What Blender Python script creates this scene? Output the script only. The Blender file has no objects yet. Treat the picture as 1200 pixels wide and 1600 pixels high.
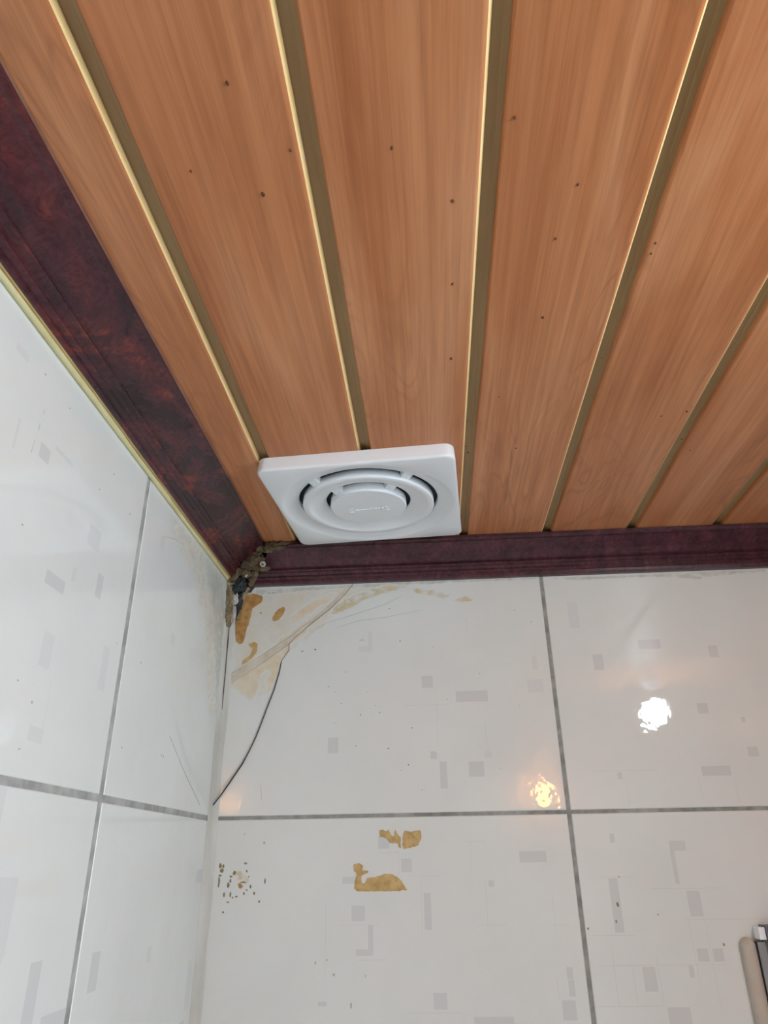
import bpy, math, random
from mathutils import Vector, Matrix, Euler, noise

random.seed(7)
scene = bpy.context.scene
COL = scene.collection
H = 2.30                                   # ceiling height

# ------------------------------------------------------------------ camera
F = 1105.04
CAM = Vector((0.24522, -0.82092, H - 0.35242))
ROT = Euler((2.03024, 0.01369, 0.06953), 'XYZ')
cd = bpy.data.cameras.new('camera')
cd.sensor_fit = 'VERTICAL'
cd.sensor_height = 32.0
cd.lens = F / 1600 * 32.0
cd.clip_start = 0.01
cam = bpy.data.objects.new('camera', cd)
cam.location = CAM
cam.rotation_euler = ROT
COL.objects.link(cam)
scene.camera = cam
scene.cycles.max_bounces = 7
scene.cycles.diffuse_bounces = 5
scene.cycles.glossy_bounces = 3
scene.cycles.caustics_reflective = False

# ------------------------------------------------------------------ world and exposure
wd = bpy.data.worlds.new('world')
scene.world = wd
wd.use_nodes = True
wd.node_tree.nodes['Background'].inputs[0].default_value = (0.75, 0.85, 1.0, 1)
wd.node_tree.nodes['Background'].inputs[1].default_value = 0.4
vs = scene.view_settings
vs.view_transform = 'Standard'
vs.look = 'None'
vs.gamma = 1.0
vs.use_curve_mapping = False
vs.exposure = -0.16

BULB_POWER = 215.0          # radiance of the ceiling bulb
WINDOW_POWER = 12.0          # radiance of the frosted daylight window
AMBER_POWER = 48.0

# ------------------------------------------------------------------ helpers
def srgb(r, g, b):
    def c(v):
        v /= 255.0
        return v / 12.92 if v <= 0.04045 else ((v + 0.055) / 1.055) ** 2.4
    return (c(r), c(g), c(b), 1.0)

RM = ROT.to_matrix()
def ray(px, py):
    return RM @ Vector(((px - 600) / F, -(py - 800) / F, -1.0))
def WB(px, py):                            # measured point on the back wall: (x, depth below ceiling)
    d = ray(px, py); t = (0 - CAM.y) / d.y; p = CAM + d * t
    return (p.x, p.z - H)
def WL(px, py):                            # on the left wall: (y, depth below ceiling)
    d = ray(px, py); t = (0 - CAM.x) / d.x; p = CAM + d * t
    return (p.y, p.z - H)
def WT(px, py):                            # on the ceiling: (x, y)
    d = ray(px, py); t = (H - CAM.z) / d.z; p = CAM + d * t
    return (p.x, p.y)
def B3(u, v, d=0.0): return (u, -d, H + v)
def L3(u, v, d=0.0): return (d, u, H + v)
def crop(x0, y0, s, pts):
    return [(x0 + x / s, y0 + y / s) for x, y in pts]

def obj(name, verts, faces, mats, parent=None, smooth=False, fm=None):
    me = bpy.data.meshes.new(name)
    me.from_pydata([tuple(v) for v in verts], [], [tuple(f) for f in faces])
    if not isinstance(mats, (list, tuple)): mats = [mats]
    for m in mats: me.materials.append(m)
    if fm: me.polygons.foreach_set('material_index', fm)
    if smooth: me.polygons.foreach_set('use_smooth', [True] * len(me.polygons))
    me.update()
    o = bpy.data.objects.new(name, me)
    COL.objects.link(o)
    if parent is not None:
        o.parent = parent
    return o

def empty(name, loc=(0, 0, 0)):
    o = bpy.data.objects.new(name, None)
    o.empty_display_size = 0.05
    COL.objects.link(o); o.location = loc
    return o

def tag(o, label=None, cat=None, group=None, kind=None):
    if label: o['label'] = label
    if cat: o['category'] = cat
    if group: o['group'] = group
    if kind: o['kind'] = kind
    return o

class MB:
    def __init__(s): s.v = []; s.f = []; s.m = []
    def add(s, vs_, fs, mi=0):
        b = len(s.v); s.v += [tuple(v) for v in vs_]
        s.f += [tuple(i + b for i in f) for f in fs]; s.m += [mi] * len(fs)
    def box(s, x0, x1, y0, y1, z0, z1, mi=0):
        s.add([(x0,y0,z0),(x1,y0,z0),(x1,y1,z0),(x0,y1,z0),(x0,y0,z1),(x1,y0,z1),(x1,y1,z1),(x0,y1,z1)],
              [(0,3,2,1),(4,5,6,7),(0,1,5,4),(1,2,6,5),(2,3,7,6),(3,0,4,7)], mi)
    def tube(s, pts, r, n=8, mi=0, cap=True):
        pts = [Vector(p) for p in pts]
        rs = r if isinstance(r, (list, tuple)) else [r] * len(pts)
        ring = []; ref = Vector((0.31, 0.2, 0.93))
        for i, p in enumerate(pts):
            d = (pts[min(i + 1, len(pts) - 1)] - pts[max(i - 1, 0)]).normalized()
            a = d.cross(ref).normalized(); b = d.cross(a)
            ring += [p + (a * math.cos(k * math.tau / n) + b * math.sin(k * math.tau / n)) * rs[i] for k in range(n)]
        fs = []
        for i in range(len(pts) - 1):
            for k in range(n):
                k2 = (k + 1) % n
                fs.append((i * n + k, i * n + k2, (i + 1) * n + k2, (i + 1) * n + k))
        if cap:
            fs.append(tuple(range(n - 1, -1, -1))); fs.append(tuple((len(pts) - 1) * n + k for k in range(n)))
        s.add(ring, fs, mi)
    def lathe(s, prof, n=48, mi=0, center=(0, 0, 0), closed=False):
        # prof: list of (r, z), revolved around z
        vs_ = []
        for r, z in prof:
            vs_ += [(center[0] + r * math.cos(k * math.tau / n), center[1] + r * math.sin(k * math.tau / n), center[2] + z) for k in range(n)]
        fs = []
        m = len(prof)
        for i in range(m if closed else m - 1):
            j = (i + 1) % m
            for k in range(n):
                k2 = (k + 1) % n
                fs.append((i * n + k, i * n + k2, j * n + k2, j * n + k))
        s.add(vs_, fs, mi)
    def build(s, name, mats, parent=None, smooth=False):
        return obj(name, s.v, s.f, mats, parent, smooth, s.m)

# ------------------------------------------------------------------ materials
def mat(name, base=(0.8, 0.8, 0.8, 1), rough=0.5, spec=0.5, metal=0.0):
    m = bpy.data.materials.new(name)
    m.use_nodes = True
    nt = m.node_tree
    b = nt.nodes['Principled BSDF']
    b.inputs['Base Color'].default_value = base
    b.inputs['Roughness'].default_value = rough
    b.inputs['Specular IOR Level'].default_value = spec
    b.inputs['Metallic'].default_value = metal
    return m, nt, b
def N(nt, typ, **kw):
    n = nt.nodes.new(typ)
    for k, v in kw.items(): setattr(n, k, v)
    return n
def ramp(nt, stops):
    r = N(nt, 'ShaderNodeValToRGB')
    e = r.color_ramp.elements
    while len(e) < len(stops): e.new(0.5)
    for el, (p, c) in zip(e, stops):
        el.position = p; el.color = c
    return r
def noisetex(nt, vec, scale, detail=4, rough=0.55, dist=0.0):
    n = N(nt, 'ShaderNodeTexNoise')
    n.inputs['Scale'].default_value = scale
    n.inputs['Detail'].default_value = detail
    n.inputs['Roughness'].default_value = rough
    n.inputs['Distortion'].default_value = dist
    if vec is not None: nt.links.new(vec, n.inputs['Vector'])
    return n
def mapping(nt, vec, scale=(1, 1, 1), rot=(0, 0, 0), loc=(0, 0, 0)):
    m = N(nt, 'ShaderNodeMapping')
    m.inputs['Scale'].default_value = scale
    m.inputs['Rotation'].default_value = rot
    m.inputs['Location'].default_value = loc
    nt.links.new(vec, m.inputs['Vector'])
    return m.outputs[0]
def objcoord(nt): return N(nt, 'ShaderNodeTexCoord').outputs['Object']
def mixc(nt, fac, a, b, mode='MIX'):
    m = N(nt, 'ShaderNodeMix', data_type='RGBA', blend_type=mode)
    for s, v in ((0, fac), (6, a), (7, b)):
        if hasattr(v, 'is_linked') or hasattr(v, 'links'): nt.links.new(v, m.inputs[s])
        else: m.inputs[s].default_value = v
    return m.outputs[2]
def bump(nt, b, h, strength, dist=0.001):
    n = N(nt, 'ShaderNodeBump')
    n.inputs['Strength'].default_value = strength
    n.inputs['Distance'].default_value = dist
    nt.links.new(h, n.inputs['Height'])
    nt.links.new(n.outputs[0], b.inputs['Normal'])

def noisy(name, c1, c2, scale=30, rough=0.6, spec=0.4, bstr=0.3, lo=0.35, hi=0.65, bdist=0.001, metal=0.0, stretch=(1,1,1), detail=5):
    m, nt, b = mat(name, c1, rough, spec, metal)
    v = mapping(nt, objcoord(nt), stretch)
    n = noisetex(nt, v, scale, detail)
    r = ramp(nt, [(lo, c1), (hi, c2)])
    nt.links.new(n.outputs[0], r.inputs[0]); nt.links.new(r.outputs[0], b.inputs['Base Color'])
    if bstr: bump(nt, b, n.outputs[0], bstr, bdist)
    return m

def wood_material():
    m, nt, b = mat('cherry_woodgrain', rough=0.38, spec=0.35)
    oi = N(nt, 'ShaderNodeObjectInfo')
    add = N(nt, 'ShaderNodeVectorMath', operation='ADD')
    mul = N(nt, 'ShaderNodeVectorMath', operation='SCALE')
    cmb = N(nt, 'ShaderNodeCombineXYZ')
    for i in range(3): nt.links.new(oi.outputs['Random'], cmb.inputs[i])
    nt.links.new(cmb.outputs[0], mul.inputs[0]); mul.inputs['Scale'].default_value = 37.0
    nt.links.new(objcoord(nt), add.inputs[0]); nt.links.new(mul.outputs[0], add.inputs[1])
    V = add.outputs[0]
    # broad colour drift, cathedral figure, fine streaks
    broad = noisetex(nt, mapping(nt, V, (24, 2.6, 1)), 1.0, 4, 0.55, 0.8)
    fig = noisetex(nt, mapping(nt, V, (12, 2.6, 1)), 1.4, 2, 0.4, 1.2)
    wv = N(nt, 'ShaderNodeMath', operation='MULTIPLY'); nt.links.new(fig.outputs[0], wv.inputs[0]); wv.inputs[1].default_value = 70
    sn = N(nt, 'ShaderNodeMath', operation='SINE'); nt.links.new(wv.outputs[0], sn.inputs[0])
    s01 = N(nt, 'ShaderNodeMapRange'); nt.links.new(sn.outputs[0], s01.inputs[0]); s01.inputs[1].default_value = -1; s01.inputs[2].default_value = 1
    fine = noisetex(nt, mapping(nt, V, (230, 5, 1)), 1.0, 5, 0.68, 0.5)
    r1 = ramp(nt, [(0.30, srgb(182, 112, 68)), (0.5, srgb(200, 131, 86)), (0.70, srgb(213, 149, 106))])
    nt.links.new(broad.outputs[0], r1.inputs[0])
    pw = N(nt, 'ShaderNodeMath', operation='POWER'); nt.links.new(s01.outputs[0], pw.inputs[0]); pw.inputs[1].default_value = 4
    mk = N(nt, 'ShaderNodeMath', operation='MULTIPLY'); nt.links.new(pw.outputs[0], mk.inputs[0])
    msk = noisetex(nt, mapping(nt, V, (14, 1.5, 1)), 1.0, 1)
    mr = N(nt, 'ShaderNodeMapRange'); nt.links.new(msk.outputs[0], mr.inputs[0]); mr.inputs[1].default_value = 0.44; mr.inputs[2].default_value = 0.6; mr.inputs[4].default_value = 0.45
    nt.links.new(mr.outputs[0], mk.inputs[1])
    c1 = mixc(nt, mk.outputs[0], r1.outputs[0], srgb(164, 102, 64))
    r2 = ramp(nt, [(0.3, srgb(186, 164, 148)), (0.62, (1, 1, 1, 1))])
    nt.links.new(fine.outputs[0], r2.inputs[0])
    c2 = mixc(nt, 0.5, c1, r2.outputs[0], 'MULTIPLY')
    nt.links.new(c2, b.inputs['Base Color'])
    bump(nt, b, fine.outputs[0], 0.08, 0.0004)
    return m

def tile_material(name, c1, c2):
    m, nt, b = mat(name, c1, 0.025, 0.5)
    v = objcoord(nt)
    n = noisetex(nt, v, 9, 4, 0.6)
    r = ramp(nt, [(0.35, c1), (0.68, c2)])
    nt.links.new(n.outputs[0], r.inputs[0]); nt.links.new(r.outputs[0], b.inputs['Base Color'])
    w = noisetex(nt, v, 40, 3, 0.5)
    bump(nt, b, w.outputs[0], 0.15, 0.0016)
    return m

def burl_material(name, stops):
    m, nt, b = mat(name, rough=0.27, spec=0.5)
    v = objcoord(nt)
    warp = noisetex(nt, mapping(nt, v, (1, 0.5, 1)), 11, 3, 0.62, 4.0)
    r = ramp(nt, stops)
    nt.links.new(warp.outputs[0], r.inputs[0])
    f = noisetex(nt, v, 55, 4, 0.7, 4.0)
    r2 = ramp(nt, [(0.35, srgb(178, 150, 158)), (0.62, (1, 1, 1, 1))])
    nt.links.new(f.outputs[0], r2.inputs[0])
    nt.links.new(mixc(nt, 0.8, r.outputs[0], r2.outputs[0], 'MULTIPLY'), b.inputs['Base Color'])
    return m

def film_material(name, c1, c2, cover=0.5, scale=45, rough=0.5, soft=0.18, amax=0.8):
    m, nt, b = mat(name, c1, rough, 0.4)
    v = objcoord(nt)
    n = noisetex(nt, v, scale, 6, 0.65, 0.6)
    n2 = noisetex(nt, v, scale * 1.7, 4, 0.6)
    r = ramp(nt, [(0.35, c1), (0.65, c2)])
    nt.links.new(n2.outputs[0], r.inputs[0])
    a = N(nt, 'ShaderNodeMapRange')
    nt.links.new(n.outputs[0], a.inputs[0]); a.inputs[1].default_value = 1 - cover - soft / 2 - 0.02; a.inputs[2].default_value = 1 - cover + soft / 2
    a.inputs[4].default_value = amax
    at = N(nt, 'ShaderNodeAttribute'); at.attribute_name = 'cover'
    mm = N(nt, 'ShaderNodeMath', operation='MULTIPLY')
    nt.links.new(a.outputs[0], mm.inputs[0]); nt.links.new(at.outputs['Fac'], mm.inputs[1])
    # where the stain thins out the tile's own glaze colour shows
    nt.links.new(mixc(nt, mm.outputs[0], srgb(220, 223, 220), r.outputs[0]), b.inputs['Base Color'])
    rr = N(nt, 'ShaderNodeMapRange'); nt.links.new(mm.outputs[0], rr.inputs[0]); rr.inputs[3].default_value = 0.03; rr.inputs[4].default_value = rough
    nt.links.new(rr.outputs[0], b.inputs['Roughness'])
    return m

def emis(name, color, strength):
    m, nt, b = mat(name, color, 0.4)
    b.inputs['Emission Color'].default_value = color
    b.inputs['Emission Strength'].default_value = strength
    return m

M = {}
M['wood'] = wood_material()
M['bead'] = noisy('cream_edge', srgb(244, 208, 142), srgb(248, 218, 158), 40, 0.35, 0.5, 0)
M['groove'] = noisy('tan_groove', srgb(156, 126, 88), srgb(168, 140, 100), 25, 0.5, 0.3, 0, stretch=(3, .3, 3))
M['tile'] = tile_material('glazed_tile', srgb(218, 221, 218), srgb(223, 226, 223))
M['print'] = tile_material('tile_grey_print', srgb(206, 208, 207), srgb(209, 211, 210))
M['print2'] = tile_material('tile_pale_print', srgb(213, 215, 214), srgb(216, 218, 217))
M['hair'] = tile_material('tile_hairline_print', srgb(209, 211, 210), srgb(212, 214, 213))
M['grout'] = noisy('grey_grout', srgb(128, 128, 125), srgb(166, 166, 160), 60, 0.85, 0.2, 0.5)
M['grout_l'] = noisy('light_grey_grout', srgb(150, 151, 149), srgb(182, 182, 178), 60, 0.85, 0.2, 0.5)
M['burl'] = burl_material('maroon_burl', [(0.34, srgb(48, 26, 32)), (0.47, srgb(74, 38, 46)), (0.57, srgb(90, 42, 46)), (0.68, srgb(134, 60, 50))])
M['burl2'] = burl_material('plum_burl', [(0.30, srgb(66, 38, 45)), (0.5, srgb(80, 45, 54)), (0.72, srgb(96, 52, 60))])
M['caulk'] = noisy('yellowed_caulk', srgb(204, 194, 142), srgb(218, 210, 166), 30, 0.45, 0.4, 0.2)
M['caulk_d'] = noisy('tan_caulk', srgb(168, 136, 84), srgb(190, 160, 106), 40, 0.5, 0.4, 0.2)
M['lip'] = noisy('grey_maroon', srgb(112, 80, 72), srgb(134, 100, 84), 40, 0.4, 0.4, 0.1)  # greyish maroon of the bead along the ceiling edge
M['sealant'] = noisy('dirty_sealant', srgb(186, 186, 177), srgb(210, 210, 204), 14, 0.55, 0.4, 0.5, stretch=(2, 2, .6))
M['plastic'] = noisy('white_plastic', srgb(236, 238, 241), srgb(238, 240, 243), 12, 0.33, 0.5, 0)
M['dark'] = noisy('slot_shade', srgb(50, 58, 68), srgb(64, 72, 82), 20, 0.7, 0.3, 0.1)  # shade inside the fan slots, put into the colour
M['mortar'] = noisy('brown_mortar', srgb(120, 104, 76), srgb(170, 154, 122), 60, 0.9, 0.2, 0.9, bdist=0.003)
M['mortar_d'] = noisy('dirty_filler', srgb(70, 57, 46), srgb(122, 104, 80), 70, 0.9, 0.2, 0.9, bdist=0.003)
M['black'] = noisy('black_wad_shade', srgb(26, 28, 32), srgb(56, 60, 64), 80, 0.6, 0.4, 0.8, bdist=0.003)  # black of the wads; also stands in for shade in the hole
M['chalk'] = noisy('crumbled_plaster', srgb(170, 162, 158), srgb(206, 200, 196), 90, 0.9, 0.2, 0.9)
M['glue'] = noisy('ochre_glue', srgb(160, 118, 66), srgb(196, 154, 96), 120, 0.7, 0.3, 0.8, detail=6)
M['glue2'] = noisy('tan_glue', srgb(178, 146, 92), srgb(206, 178, 124), 130, 0.7, 0.3, 0.8, detail=6)
M['filler'] = noisy('grey_beige_filler', srgb(196, 186, 170), srgb(214, 206, 192), 70, 0.7, 0.3, 0.4)
M['stain'] = film_material('beige_stain', srgb(212, 196, 164), srgb(222, 210, 184), 0.66, 40, soft=0.35, amax=0.95)
M['smear'] = film_material('pale_smear', srgb(208, 199, 180), srgb(216, 209, 194), 0.62, 30, soft=0.5, amax=0.8)
M['ochre_smear'] = film_material('ochre_smear', srgb(190, 172, 128), srgb(208, 194, 158), 0.55, 90, amax=0.85)
M['dirt'] = film_material('grey_dirt', srgb(150, 143, 120), srgb(182, 176, 152), 0.52, 55, soft=0.4, amax=0.7)
M['dirt_l'] = film_material('pale_grey_dirt', srgb(162, 156, 130), srgb(188, 184, 162), 0.56, 70, soft=0.5, amax=0.7)
M['mold'] = film_material('dark_dirt', srgb(70, 62, 48), srgb(110, 100, 80), 0.52, 60, soft=0.3)
M['crack'] = noisy('dark_crack', srgb(92, 88, 82), srgb(128, 122, 114), 80, 0.9, 0.1, 0)
M['crack2'] = noisy('pale_crack', srgb(172, 170, 162), srgb(188, 186, 178), 80, 0.9, 0.1, 0)
M['thread'] = noisy('black_thread', srgb(40, 42, 46), srgb(58, 60, 64), 80, 0.5, 0.4, 0)
M['speck'] = noisy('brown_speck', srgb(96, 60, 36), srgb(120, 78, 50), 80, 0.7, 0.2, 0)
M['grime'] = noisy('olive_grime', srgb(124, 116, 92), srgb(158, 146, 112), 80, 0.8, 0.2, 0)
M['screw'] = noisy('dull_steel', srgb(176, 168, 158), srgb(200, 194, 184), 80, 0.5, 0.4, 0.1, metal=0.15)
M['metal'] = noisy('brushed_metal', srgb(120, 120, 120), srgb(150, 150, 148), 120, 0.42, 0.5, 0.15, metal=0.75, stretch=(1, 1, .15))
M['metal_d'] = noisy('dark_metal', srgb(92, 90, 98), srgb(112, 110, 116), 60, 0.4, 0.5, 0.1, metal=0.5)
M['beige'] = noisy('beige_plastic', srgb(182, 172, 158), srgb(192, 183, 170), 30, 0.5, 0.4, 0.05)
M['wallpaint'] = noisy('white_wall', srgb(222, 222, 220), srgb(228, 228, 226), 12, 0.35, 0.4, 0)
M['floor'] = noisy('grey_floor_tile', srgb(218, 218, 216), srgb(226, 226, 224), 10, 0.3, 0.5, 0)
M['door'] = noisy('brown_door', srgb(110, 74, 50), srgb(132, 92, 64), 12, 0.4, 0.4, 0.1, stretch=(6, 6, .5))
M['bulb'] = emis('lit_bulb', (0.90, 0.96, 1.0, 1), BULB_POWER)
M['window'] = emis('frosted_daylight', (0.72, 0.88, 1.0, 1), WINDOW_POWER)
M['amber'] = emis('amber_glass', (1.0, 0.43, 0.11, 1), AMBER_POWER)

# ------------------------------------------------------------------ room measures
RX, RY = 1.55, -2.75                      # right wall, wall behind the camera
HJ, XJ, YJ = 0.30771, 0.38435, 0.27844    # tile joints
TW, TH = 0.40, 0.25
WLT, HLT = 0.0488, 0.0368                 # left cornice: on ceiling, on wall
WBT, HBT = 0.0386, 0.0428                 # back cornice
G0 = 0.08709                              # first plank edge
PITCH = 0.10

# ------------------------------------------------------------------ walls, floor
def struct(name, mb, m, smooth=False):
    o = mb.build(name, m, None, smooth); o['kind'] = 'structure'; return o

mb = MB(); mb.box(-0.12, RX, 0.0008, 0.12, 0.0, H + 0.02)
wall_back = struct('wall_back', mb, M['grout'])
mb = MB(); mb.box(-0.12, -0.0005, RY, 0.0008, 0.0, H + 0.02)
wall_left = struct('wall_left', mb, M['grout_l'])
mb = MB()
WY0, WY1, WZ0, WZ1 = -1.82, -0.84, 1.30, 2.22
mb.box(RX, RX + 0.12, RY, WY0, 0, H + 0.02); mb.box(RX, RX + 0.12, WY1, 0.12, 0, H + 0.02)
mb.box(RX, RX + 0.12, WY0, WY1, 0, WZ0); mb.box(RX, RX + 0.12, WY0, WY1, WZ1, H + 0.02)
wall_right = struct('wall_right', mb, M['wallpaint'])
mb = MB(); mb.box(-0.12, RX + 0.12, RY - 0.12, RY, 0, H + 0.02)
wall_front = struct('wall_front', mb, M['wallpaint'])
mb = MB(); mb.box(-0.12, RX + 0.12, RY - 0.12, 0.12, -0.06, 0.0)
floor = struct('floor', mb, M['floor'])

# ------------------------------------------------------------------ window and door behind the camera
mb = MB()
for (a, b_, c, d_) in ((WY0, WY1, WZ0, WZ0 + .04), (WY0, WY1, WZ1 - .04, WZ1), (WY0, WY0 + .04, WZ0 + .04, WZ1 - .04), (WY1 - .04, WY1, WZ0 + .04, WZ1 - .04), ((WY0 + WY1) / 2 - .02, (WY0 + WY1) / 2 + .02, WZ0 + .04, WZ1 - .04)):
    mb.box(RX + 0.03, RX + 0.08, a, b_, c, d_)
window = struct('window_1', mb, M['plastic'])
ym = (WY0 + WY1) / 2
for (a, b_) in ((WY0 + .04, ym - .02), (ym + .02, WY1 - .04)):
    q = MB(); q.box(RX + 0.05, RX + 0.056, a, b_, WZ0 + .04, WZ1 - .04); q.build('pane', M['window'], window)
mb = MB(); mb.box(0.95, 1.50, RY, RY + 0.035, 0.0, 1.95)
door = struct('door_1', mb, M['door'])
for z0, z1 in ((0.15, 0.9), (1.05, 1.8)):
    q = MB(); q.box(1.03, 1.42, RY + 0.035, RY + 0.045, z0, z1); q.build('raised_panel', M['door'], door)
q = MB(); q.tube([(1.0, RY + 0.035, 1.0), (1.0, RY + 0.075, 1.0), (1.1, RY + 0.08, 1.0)], 0.008); q.build('door_handle', M['screw'], door)

mb = MB(); mb.box(0.99, RX - 0.003, -0.665, -0.63, 0.005, H - 0.05)
shading = struct('shading_panel', mb, M['door'])  # unseen panel added to keep window light off the back wall's right side
for z0, z1 in ((0.15, 0.95), (1.1, 2.1)):
    for ya, yb in ((-0.672, -0.665), (-0.63, -0.623)):
        q = MB(); q.box(1.07, RX - 0.08, ya, yb, z0, z1); q.build('raised_panel', M['door'], shading)
# ------------------------------------------------------------------ ceiling
mb = MB(); mb.box(-0.12, RX + 0.12, RY - 0.12, 0.12, H + 0.02, H + 0.08)
ceiling = struct('ceiling', mb, M['groove'])
Y0, Y1 = RY + 0.004, -0.003
BR, BA = 0.0046, math.radians(34)     # rounded edge; its outer part is unprinted cream
def plank_mesh(w):
    # local x from 0 (left edge of face) to w (bead side), z=0 is the face, length along y
    me = {}
    prof = [(0.0, 0.006), (0.0005, 0.0016), (0.0016, 0.0), (w - BR * (1 - math.sin(BA)), BR * (1 - math.cos(BA)))]
    prof[3:3] = [(w - BR * (1 - math.sin(BA * q / 3)), BR * (1 - math.cos(BA * q / 3))) for q in range(3)]
    n = len(prof)
    v = []; f = []
    for y in (Y0, Y1):
        v += [(x, y, z) for x, z in prof]
    for i in range(n - 1): f.append((i, i + 1, n + i + 1, n + i))
    return v, f
def bead_mesh(w):
    pts = []
    r = BR
    for k in range(7):
        a = BA + k * (math.pi / 2 - BA) / 6
        pts.append((w - r + r * math.sin(a), r - r * math.cos(a)))
    pts.append((w - 0.0004, 0.006))
    v = []; f = []; n = len(pts)
    for y in (Y0, Y1): v += [(x, y, z) for x, z in pts]
    for i in range(n - 1): f.append((i, i + 1, n + i + 1, n + i))
    return v, f
def tongue_mesh(w, g):
    v = [(w - 0.001, y, 0.0055) for y in (Y0, Y1)] + [(w + g * 0.62, y, 0.0055) for y in (Y0, Y1)] + [(w + g * 0.68, y, 0.0046) for y in (Y0, Y1)] + [(w + g + 0.001, y, 0.0046) for y in (Y0, Y1)]
    return v, [(0, 2, 3, 1), (2, 4, 5, 3), (4, 6, 7, 5)]
GAP = 0.0092
cache = {}
k = -1
planks = []
while True:
    xl = G0 + PITCH * k + GAP
    xr = G0 + PITCH * (k + 1)
    if xl > RX - 0.01: break
    xl = max(xl, 0.001); xr2 = min(xr, RX - 0.001)
    w = round(xr2 - xl, 5)
    if w not in cache:
        a = plank_mesh(w); b_ = bead_mesh(w); c = tongue_mesh(w, GAP)
        cache[w] = (a, b_, c, {})
    a, b_, c, meshes = cache[w]
    if not meshes:
        p = obj('ceiling_plank', a[0], a[1], M['wood'], ceiling)
        e = obj('edge_bead', b_[0], b_[1], M['bead'], p, True)
        t = obj('joint_tongue', c[0], c[1], M['groove'], p)
        meshes.update(p=p.data, e=e.data, t=t.data)
    else:
        p = bpy.data.objects.new('ceiling_plank', meshes['p']); COL.objects.link(p); p.parent = ceiling
        for nm, kk in (('edge_bead', 'e'), ('joint_tongue', 't')):
            o = bpy.data.objects.new(nm, meshes[kk]); COL.objects.link(o); o.parent = p
    p.location = (xl, 0, H)
    planks.append((xl, p))
    k += 1

# fly specks on the planks
mb = MB()
for px, py, s in ((355, 130, 3.2), (298, 267, 2.2), (411, 304, 3.6), (454, 235, 2.4), (707, 314, 3.2), (612, 231, 2.4), (903, 288, 2.2), (804, 184, 3), (1024, 380, 2.6), (848, 496, 3),
                  (707, 444, 2.4), (705, 560, 3.2), (868, 373, 2.2), (1017, 396, 2.2), (1073, 643, 3), (1065, 686, 2.2), (907, 714, 1.8), (730, 657, 2), (806, 700, 2.2), (1033, 650, 1.8), (1078, 703, 1.8), (731, 707, 3), (728, 697, 2), (940, 560, 1.6), (780, 620, 1.5)):
    x, y = WT(px, py); r = s * 0.00034
    n = 9
    vv = []
    for rr, dz in ((1.0, 0.0), (0.6, -0.0006)):
        for q in range(n):
            j = 0.75 + 0.5 * random.random()
            vv.append((x + rr * r * j * math.cos(q * math.tau / n), y + rr * r * 1.5 * j * math.sin(q * math.tau / n), H + dz))
    ff = [tuple(range(n, 2 * n))[::-1]] + [(q, (q + 1) % n, n + (q + 1) % n, n + q) for q in range(n)]
    mb.add(vv, ff)
sp = mb.build('dirt_specks', M['speck'], ceiling); sp['kind'] = 'stuff'

# ------------------------------------------------------------------ tiles
def tile(wall, u0, u1, v0, v1, P3, m_flip, rects=(), parent=None, bev=0.0013, thick=0.007):
    """glazed tile, face at the wall plane; rects: (u0,u1,v0,v1,mat index) printed on the face"""
    a0, a1, b0, b1 = u0 + bev, u1 - bev, v0 + bev, v1 - bev
    us = {a0, a1}; vs_ = {b0, b1}
    R = []
    for r in rects:
        ra0, ra1 = max(min(r[0], r[1]), a0), min(max(r[0], r[1]), a1)
        rb0, rb1 = max(min(r[2], r[3]), b0), min(max(r[2], r[3]), b1)
        if ra1 - ra0 < 1e-5 or rb1 - rb0 < 1e-5: continue
        R.append((ra0, ra1, rb0, rb1, r[4])); us |= {ra0, ra1}; vs_ |= {rb0, rb1}
    def uniq(s):
        o = []
        for x in sorted(s):
            if not o or x - o[-1] > 2e-5: o.append(x)
        return o
    us = uniq(us); vs_ = uniq(vs_)
    verts = []; faces = []; fm = []
    nu, nv = len(us), len(vs_)
    for v in vs_:
        for u in us: verts.append(P3(u, v, 0.0))
    for j in range(nv - 1):
        for i in range(nu - 1):
            cu, cv = (us[i] + us[i + 1]) / 2, (vs_[j] + vs_[j + 1]) / 2
            mi = 0
            for r in R:
                if r[0] < cu < r[1] and r[2] < cv < r[3]: mi = max(mi, r[4]) if mi else r[4]
            q = (j * nu + i, j * nu + i + 1, (j + 1) * nu + i + 1, (j + 1) * nu + i)
            faces.append(q if not m_flip else q[::-1]); fm.append(mi)
    b = len(verts)
    rgs = []
    NB = 5
    for q in range(NB + 1):
        a = q / NB * math.pi / 2
        o_ = bev * (1 - math.sin(a)); dd = -bev * (1 - math.cos(a))
        rgs.append([(u0 + o_, v0 + o_, dd), (u1 - o_, v0 + o_, dd), (u1 - o_, v1 - o_, dd), (u0 + o_, v1 - o_, dd)])
    rgs.append([(u0, v0, -thick), (u1, v0, -thick), (u1, v1, -thick), (u0, v1, -thick)])
    nflat = len(faces)
    for rg in rgs: verts += [P3(*p) for p in rg]
    for s in range(len(rgs) - 1):
        for i in range(4):
            j = (i + 1) % 4
            q = (b + s * 4 + i, b + (s + 1) * 4 + i, b + (s + 1) * 4 + j, b + s * 4 + j)
            faces.append(q if not m_flip else q[::-1]); fm.append(0)
    o = obj('tile', verts, faces, [M['tile'], M['print'], M['print2'], M['hair']], parent, False, fm)
    return o

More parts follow.
